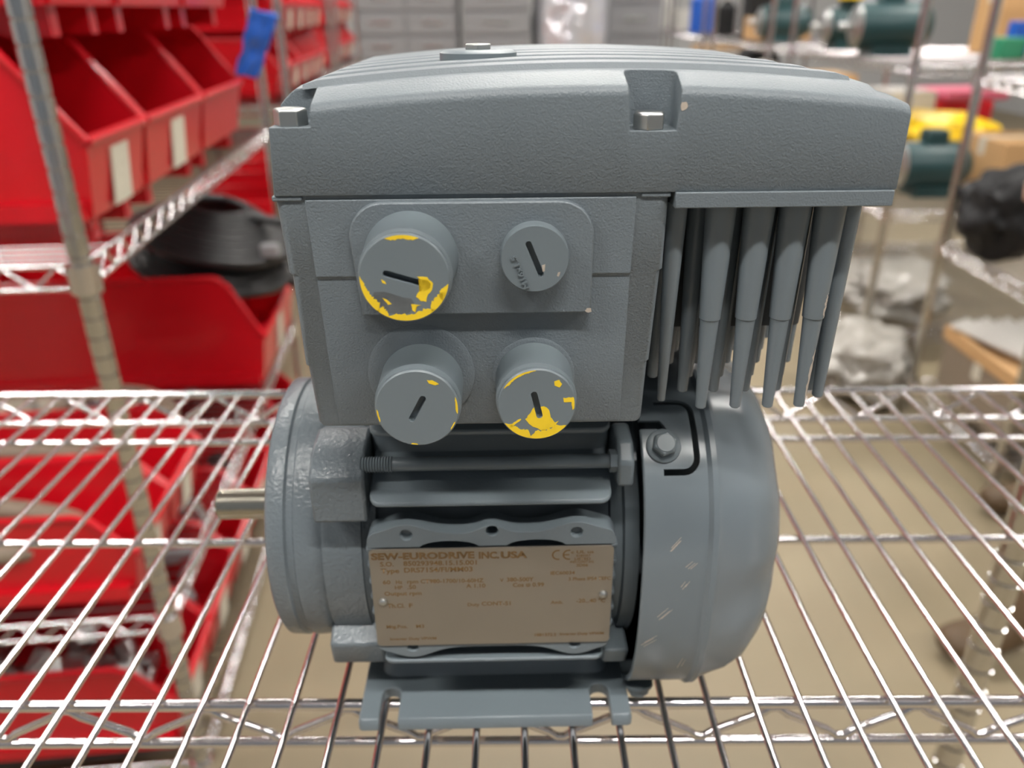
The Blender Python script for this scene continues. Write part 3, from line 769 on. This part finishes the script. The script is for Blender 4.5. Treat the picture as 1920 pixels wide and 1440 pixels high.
# ---- flange bolts on the guard
def flange_bolt(pos, nrm, name='flange_bolt'):
    t = bmesh.new()
    def cyl(z0, z1, r0, r1, seg, ro=0): loft(t, [[(r0*cos(2*pi*k/seg+ro), r0*sin(2*pi*k/seg+ro), z0) for k in range(seg)], [(r1*cos(2*pi*k/seg+ro), r1*sin(2*pi*k/seg+ro), z1) for k in range(seg)]])
    loft(t, [[(r*cos(2*pi*k/32), r*sin(2*pi*k/32), z) for k in range(32)] for z, r in ((-.5, 6.4), (1.0, 6.4), (1.6, 5.0))])
    loft(t, [[(r*cos(2*pi*k/6+.3), r*sin(2*pi*k/6+.3), z) for k in range(6)] for z, r in ((1.2, 4.7), (4.6, 4.7), (5.2, 4.1))])
    loft(t, [[(r*cos(2*pi*k/24), r*sin(2*pi*k/24), z) for k in range(24)] for z, r in ((5.1, 3.6), (5.5, 3.4))])
    q = Vector((0, 0, 1)).rotation_difference(Vector(nrm).normalized())
    bmesh.ops.rotate(t, cent=(0, 0, 0), matrix=q.to_matrix(), verts=t.verts); bmesh.ops.translate(t, vec=Vector(pos), verts=t.verts)
    return part(name, t, PLUG, bev=.25)
flange_bolt(gpos(63.5, 47)+Vector((0, 0, 0)), (0, -.72, .69))
flange_bolt(gpos(62, -52)+Vector((0, -1.5, -1)), (0, -.25, -1)); flange_bolt((65, 52, 122), (0, .7, .7))
# ---- electronics box
bm = bmesh.new()
def bx(x0, x1, y0, y1, z): return [(x, y, z) for x, y in rrect(x0, x1, y0, y1, 2.5, 4)]
loft(bm, [bx(-54.3, 49.3, -79.2, 79, 150.2), bx(-54.9, 49.8, -79.6, 79, 151.4), bx(-56.0, 50.4, -80.2, 79, 171.4), bx(-56.7, 50.9, -80.5, 79, 172.0),
          bx(-57.2, 52.2, -80.9, 80, 201.2), bx(-58.0, 52.8, -81.2, 80, 201.8), bx(-59.0, 53.0, -81.6, 80, 224.6)])
body = part('lower_box', bm, PAINT_TEX)
bm = bmesh.new()
secs = [(150.6, -48.1, 42.4, -79.7), (151.6, -48.2, 42.4, -80.1), (171.4, -48.9, 42.7, -80.8), (172.6, -48.9, 42.7, -80.9), (200.4, -49.8, 43.1, -81.1), (201.0, -49.8, 43.1, -81.8), (223.6, -50.4, 43.4, -82.2)]
loft(bm, [[(x0, yf, z), (x1, yf, z), (x1, -70, z), (x0, -70, z)] for z, x0, x1, yf in secs])
part('front_panel', bm, PAINT_TEX, bev=.3)
for x0, x1 in ((-60.0, -50.6), (44.2, 53.6)):                        # casting rims at the corners
    bm = bmesh.new(); box(bm, x0+.5, x1-.4, -82.2, -72, 223.3, 224.8); part('corner_rim', bm, PAINT_TEX, bev=.4)
# entry panel with rounded top corners
bm = bmesh.new()
P = [(-36.9, 189.5), (31.6, 189.5), (31.8, 212.5)] + [(21.6+10.2*cos(radians(a)), 213.2+10.2*sin(radians(a))) for a in range(0, 91, 10)] + [(-28.6+10.2*cos(radians(a)), 213.2+10.2*sin(radians(a))) for a in range(90, 181, 10)]
prism_y(bm, P, -84.4, -76)
for v in bm.verts:
    if v.co.y < -80: v.co.z = 206+(v.co.z-206)*.985; v.co.x = -2.5+(v.co.x+2.5)*.99
part('entry_panel', bm, PAINT_TEX, bev=.5)
# rings round the lower plugs
for x, z, r0, yb in ((-20.6, 169.0, 16.6, -80.7), (14.4, 167.8, 12.9, -80.7)):
    bm = bmesh.new(); rev_y(bm, [(-76, r0), (yb-.35, r0), (yb-.5, r0-.3), (yb-.55, r0-2.0)], x, z, 56); part('plug_seat', bm, PAINT_TEX, smooth=50)
# ---- screw plugs
SCRAPE = mat('scraped_grey', (.095, .103, .108), .35, noise=(.5, 260))
def plug(x, z, r, yb, yf, ang, sl, chips, label=None, sw=1.9, groove=True, base=None):
    prof = [(yb+3, base or r*1.06), (yb, base or r*1.06), (yb-.6, (base or r*1.06)*.985)]
    if groove: prof += [(yf+4.6, r*1.035), (yf+3.6, r*1.04), (yf+3.1, r*.965), (yf+2.4, r*.96), (yf+1.9, r*1.0), (yf+.5, r*1.0), (yf, r*.965)]
    else: prof += [(yf+.8, r), (yf, r*.96)]
    bm = bmesh.new(); rev_y(bm, prof, x, z, 64)
    o = part('screw_plug', bm, PLUG, smooth=40)
    a = radians(ang); P = []
    for sgn in (1, -1):
        for k in range(9):
            t = a + (sgn < 0)*pi - pi/2 + pi*k/8
            P.append((x+sgn*(sl/2-sw/2)*cos(a)+sw/2*cos(t), z+sgn*(sl/2-sw/2)*sin(a)+sw/2*sin(t)))
    c = bmesh.new(); prism_y(c, P, yf-2, yf+2.8); cut(o, c)
    if label: o['label'] = label
    rd = random.Random(int(x*10)+3)
    for kind, dat in chips:
        if kind == 'arc':
            a0, a1, w0, w1 = dat; n = 26; outer = []; inn = []
            for k in range(n+1):
                t = radians(a0+(a1-a0)*k/n); e = min(1, 6*min(k, n-k)/n)
                w = (w0+(w1-w0)*k/n)*e*rd.uniform(.75, 1.15)+.12
                outer.append((x+r*.962*cos(t), z+r*.962*sin(t))); inn.append((x+(r*.962-w)*cos(t), z+(r*.962-w)*sin(t)))
            poly = outer + inn[::-1]
        else:
            poly = []
            for i_ in range(len(dat)):
                p_, q_ = Vector(dat[i_]), Vector(dat[(i_+1) % len(dat)])
                ns = max(1, int((q_-p_).length/.7))
                for k in range(ns):
                    v = p_.lerp(q_, k/ns) + Vector((rd.uniform(-.14, .14), rd.uniform(-.14, .14)))
                    if v.length > r*.955: v = v.normalized()*r*.955
                    poly.append((x+v.x, z+v.y))
        b = bmesh.new(); vs = [b.verts.new((px, yf-.06, pz)) for px, pz in poly]; f = b.faces.new(vs); bmesh.ops.triangulate(b, faces=[f])
        rr = bmesh.ops.extrude_face_region(b, geom=b.faces[:]); bmesh.ops.translate(b, vec=(0, .055, 0), verts=[g for g in rr['geom'] if isinstance(g, bmesh.types.BMVert)])
        if kind == 'grey': q = part('paint_scrape', b, TAN, o)
        elif kind == 'dark': bmesh.ops.translate(b, vec=(0, .035, 0), verts=b.verts); q = part('paint_scrape', b, SCRAPE, o)
        else:
            q = part('paint_chip', b, YEL, o, smooth=None)
            if kind == 'p' and len(dat) > 5:
                c = bmesh.new(); prism_y(c, P, yf-2, yf+2.8); boolean(q, mm(c))
    return o
k = .1414
def px(pts, cx, cy, k): return [((a-cx)*k, (cy-b)*k) for a, b in pts]
plug(-21.2, 207.2, 12.3, -84.3, -104, -17, 11.6, [
    ('arc', (112, 68, 1.0, 1.0)), ('arc', (176, 232, .6, 2.6)), ('arc', (228, 246, 2.2, .9)), ('arc', (244, 312, 1.5, 2.2)), ('arc', (306, 352, 2.6, 1.4)),
    ('q', px([(784, 518), (803, 520), (812, 532), (811, 545), (802, 554), (799, 568), (788, 567), (779, 557), (786, 547), (797, 546), (807, 542), (809, 533), (804, 526), (786, 522)], 759, 522, k)),
    ('dark', px([(700, 548), (722, 546), (748, 556), (770, 562), (776, 572), (766, 590), (745, 594), (722, 588), (706, 572), (694, 560)], 759, 522, k)),
    ('p', px([(716, 522), (722, 526), (724, 531), (717, 530)], 759, 522, k)), ('p', px([(716, 560), (723, 561), (732, 571), (725, 573)], 759, 522, k)),
    ('p', px([(769, 573), (788, 574), (778, 579), (777, 590), (771, 584)], 759, 522, k)),
    ('p', px([(824, 552), (834, 549), (840, 556), (834, 572), (824, 562)], 759, 522, k))], 'upper left screw plug, painted grey over yellow', base=13.7)
plug(14.3, 207.8, 9.9, -84.3, -89.3, -68, 11.2, [('grey', px([(1017, 497), (1022, 494), (1021, 508), (1017, 510)], 1003, 485, .1515)), ('grey', px([(1046, 510), (1052, 511), (1047, 520), (1044, 517)], 1003, 485, .1515))],
     'flat M16 screw plug without yellow', groove=False, sw=1.7, base=9.9)
plug(-20.4, 166.3, 12.35, -80.6, -100, 62, 9.4, [('p', px([(804, 705), (813, 706), (825, 713), (818, 716), (806, 711)], 782, 765, .155)), ('arc', (18, -8, .3, .6)), ('arc', (-22, -36, .3, .2)), ('arc', (180, 200, .3, .3)), ('arc', (258, 268, .3, .3))],
     'lower left screw plug, nearly all grey')
plug(14.6, 167.0, 11.55, -80.6, -100, -77, 8.9, [('arc', (150, 92, .7, .35)),
    ('p', px([(1040, 711), (1049, 707), (1054, 716), (1049, 724), (1041, 720)], 1007, 760, .1535)),
    ('p', px([(1057, 746), (1081, 744), (1082, 770), (1076, 772), (1073, 755), (1058, 754)], 1007, 760, .1535)),
    ('p', px([(1001, 764), (996, 775), (985, 790), (992, 800), (1000, 806), (1018, 816), (1040, 806), (1050, 795), (1042, 798), (1034, 786), (1030, 770), (1020, 762), (1012, 764)], 1007, 760, .1535)),
    ('p', px([(955, 803), (975, 788), (977, 791), (957, 808)], 1007, 760, .1535)),
    ('arc', (212, 262, 1.3, 2.6)), ('arc', (258, 322, 3.0, 2.2))], 'lower right screw plug with the largest yellow patch')
# raised thread size on the flat plug
bm = bmesh.new(); text_mesh(bm, 'M16x1.5', (14.3-1.6)*K, (207.8-8.2)*K, -89.32*K, 10.2*K, 1.7*K, 0, 112, relief=.0004); 
obj('size_lettering', bm, PLUG, mo)
# ---- heat sink with pins
bm = bmesh.new(); box(bm, 54.2, 116.4, -83.6, 80, 220.4, 224.9); part('heatsink_base', bm, PAINT_TEX, bev=.3)
def pin_mesh(rt_, rm, rb, L, step=True):
    bm = bmesh.new()
    prof = [(0, rt_), (-L*.03, rt_*.985)] + ([(-L*.54, rm), (-L*.545, rm*.90)] if step else []) + [(-L+.4, rb), (-L, rb*.8)]
    loft(bm, [[(r*cos(2*pi*k/24), r*sin(2*pi*k/24), z) for k in range(24)] for z, r in prof]); return bm
big_ = part('heatsink_pin', pin_mesh(4.75, 3.35, 1.75, 68.5), PAINT_SMOOTH); thin_ = part('heatsink_pin', pin_mesh(3.4, 2.6, 1.35, 65.5, False), PAINT_SMOOTH)
mid_ = part('heatsink_pin', pin_mesh(3.6, 2.8, 1.75, 67, False), PAINT_SMOOTH)
def put(src, x, y, z=220.6, used=[]):
    if src.name not in used: used.append(src.name); src.location = (x*K, y*K, z*K); return
    share(src, 'heatsink_pin', mo, (x*K, y*K, z*K))
put(thin_, 56.8, -74)
put(mid_, 110.4, -69.5)
for j, x in enumerate((70.2, 81.6, 92.4, 102.9)): put(big_, x, -73.6)
rows_y = [-64, -52, -40, -28, -16, -4, 8, 20, 32, 44, 56, 68]
for r, y in enumerate(rows_y):
    xs = (66, 76.6, 87.3, 98, 109.4) if r % 2 == 0 else (58, 70.5, 81.5, 92.2, 103)
    for x in xs: put(mid_, x, y)
bm = bmesh.new(); loft(bm, [[(x, y, 220.6) for x, y in rrect(56, 113, -47, 76, 4)], [(x, y, 170) for x, y in rrect(57, 111, -46, 74, 4)]]); part('pin_gap_shade_block', bm, BLK)  # added block, coloured near-black to stand for shade deep between the pins
# paint chips on the fourth large pin
def pin_chip(cx, cy, zt, zb, a0, w, seed):
    rd = random.Random(seed); b = bmesh.new(); n = 14; prev = None
    for k in range(n+1):
        z = zt+(zb-zt)*k/n; t = (220.6-z)/68.5
        r = (4.5+(3.35-4.5)*t/.54) if t < .54 else (3.0+(1.75-3.0)*(t-.545)/.455)
        r += .05; e = sin(pi*min(1, max(0.03, k/n)))**.5*w*rd.uniform(.5, 1.1)/r; a_ = radians(a0)+rd.uniform(-.12, .12)
        row = [b.verts.new((cx+r*cos(a_+e*s_), cy+r*sin(a_+e*s_), z)) for s_ in (-.5, 0, .5)]
        if prev: [b.faces.new((prev[i_], prev[i_+1], row[i_+1], row[i_])) for i_ in (0, 1)]
        prev = row
    part('bare_patch', b, TAN)
pin_chip(102.9, -73.6, 205, 198.5, -50, 1.4, 1); pin_chip(102.9, -73.6, 192, 183.2, -45, 1.7, 2); pin_chip(102.9, -73.6, 173, 155, -50, 1.6, 3)
# ---- cover
XC = 31.
def sst(t): t = min(1, max(0, t)); return t*t*(3-2*t)
def ztop(x, y):
    z = 254.5 - .00070*(x-XC)**2
    cr = 2.5*sst((82.6-abs(y))/15) + .4*(1-(y/82.6)**2)
    return z + cr*sst((x+57)/4)*sst((113-x)/5.5) - 1.2*(1-sst((x+58.6)/4)) - .8*(1-sst((117.2-x)/3))
NX, rings = 60, []
for k in range(NX+1):
    x = -58.6 + 175.8*k/NX
    yf, yb = -82.6, 82.6; r = 3.4
    sec = [(yf+.2, 224.75), (yf, 225.1)]
    zt = ztop(x, yf)-.8
    sec += [(yf-.0, zt-r)]
    for a in (15, 35, 55, 75): sec.append((yf+r-r*cos(radians(a)), zt-r+r*sin(radians(a))))
    for y in (-72, -60, -45, -30, -15, 0, 15, 30, 45, 60, 72): sec.append((y, ztop(x, y)))
    for a in (75, 55, 35, 15): sec.append((yb-r+r*cos(radians(a)), zt-r+r*sin(radians(a))))
    sec += [(yb, zt-r), (yb, 225.1), (yb-.2, 224.75)]
    if k in (0, NX): pass
    xo = .0
    rings.append([(x + (0.9*(1 if k == 0 else -1)*0 if k in (0, NX) else 0) + (( -(z-225)/22*(-1.1)) if k == 0 else ((z-225)/22*-2.4*0) if k == NX else 0), y, z) for y, z in sec])
bm = bmesh.new(); loft(bm, rings)
cover = part('cover', bm, PAINT_TEX, bev=0)
cutters = []
def well(x0, x1, y0, y1, z0, r=3, flare=1.5):
    c = bmesh.new(); loft(c, [[(x, y, z0) for x, y in rrect(x0, x1, y0, y1, r, 5)], [(x, y, z0+22) for x, y in rrect(x0-flare, x1+flare, y0-flare, y1+flare, r+flare*.5, 5)]]); return c
wells = [(-66, -46.4, -92, -68, 243.4), (40.4, 53.2, -90, -71.5, 241.6), (-66, -46.4, 68, 92, 243.4), (40.4, 53.2, 71.5, 90, 241.6)]
cut(cover, *[well(*w) for w in wells])
bevel_mod(cover, .0009, 3, 40)
# ribs along the cover
for y, x0, x1, h in ((-62, -50.5, 104.5, 1.3), (-44, -50, 101.0, 1.5), (-26, -49.5, 98, 1.6), (-8, -49, 95, 1.6), (10, -49, 95, 1.6), (28, -49.5, 98, 1.5), (46, -50, 100, 1.4)):
    bm = bmesh.new(); rr = []
    for k in range(41):
        x = x0+(x1-x0)*k/40; z = ztop(x, y); hh = h*(1 if 1 <= k <= 39 else .45)
        rr.append([(x, y-7, ztop(x, y-7)-.6), (x, y-5.6, z+hh*.9), (x, y-4.6, z+hh), (x, y+4.6, z+hh), (x, y+5.6, z+hh*.9), (x, y+7, ztop(x, y+7)-.6)])
    loft(bm, rr); part('cover_rib', bm, PAINT_TEX, smooth=40)
def hex_bolt(x, y, z, rot=.2, nm='hex_bolt'):
    t = bmesh.new()
    loft(t, [[(x+r*cos(2*pi*k/6+rot), y+r*sin(2*pi*k/6+rot), zz) for k in range(6)] for zz, r in ((z-.5, 4.7), (z+3.4, 4.7), (z+4.0, 4.2))])
    loft(t, [[(x+r*cos(2*pi*k/24), y+r*sin(2*pi*k/24), zz) for k in range(24)] for zz, r in ((z-1, 2.5), (z-.4, 2.5))])
    o = part(nm, t, STEEL, smooth=30, bev=.25); o['label'] = 'bare zinc hex bolt'; return o
hex_bolt(-52.6, -77.4, 243.9, .05); hex_bolt(46.2, -78.2, 242.2, .3); hex_bolt(-52.6, 77, 243.9); hex_bolt(46.2, 78, 242.2)
# sight plug on top of the cover
bm = bmesh.new(); loft(bm, [[(-1.5+r*cos(2*pi*k/40), -30+r*.9*sin(2*pi*k/40), z) for k in range(40)] for z, r in ((256.0, 12.6), (259.4, 12.4), (260.2, 11.0), (260.4, 9))]); o = part('top_cap', bm, PLUG, smooth=40)
bm = bmesh.new(); loft(bm, [[(-1.5+r*cos(2*pi*k/6+.52), -30+r*sin(2*pi*k/6+.52), z) for k in range(6)] for z, r in ((260.3, 4.6), (262.0, 4.6))]); part('cap_hex', bm, STEEL, o, bev=.3)
# small bare spots
def spot(x, y, z, r, nrm, seed):
    rd = random.Random(seed); b = bmesh.new(); d_, u_, v_ = basis(nrm); vs = [b.verts.new(Vector((x, y, z))+(u_*cos(2*pi*k/12)*r[0]+v_*sin(2*pi*k/12)*r[1])*rd.uniform(.6, 1.15)) for k in range(12)]; b.faces.new(vs); part('bare_patch', b, TAN)
spot(54.6, -82.66, 247.8, (1.1, 1.5), (0, -1, .05), 4); spot(30.6, -84.5, 190.6, (1.1, .7), (0, -1, 0), 5)
for x, z, a, s in ((66, 93, 50, 5.5), (72, 86, 45, 3.5), (63, 62, 50, 6), (71, 76, 60, 3.0), (58, 48, 40, 6), (74, 34, 80, 5)):
    rd = random.Random(int(x)); b = bmesh.new()
    for q_ in range(3):
        xx = x+rd.uniform(-1, 1); zz = z+rd.uniform(-1.5, 1.5); th = math.degrees(math.asin(max(-1, min(1, (zz-AZ)/76))))
        A_ = gpos(xx, th); B_ = gpos(xx+s*cos(radians(a)), th+s*.75*sin(radians(a))); A_.y -= .12; B_.y -= .12; w = Vector((.13, 0, -.09))
        b.faces.new([b.verts.new(p_) for p_ in (A_-w, A_+w, B_+w*.6, B_-w*.6)])
    part('scratch', b, TAN)
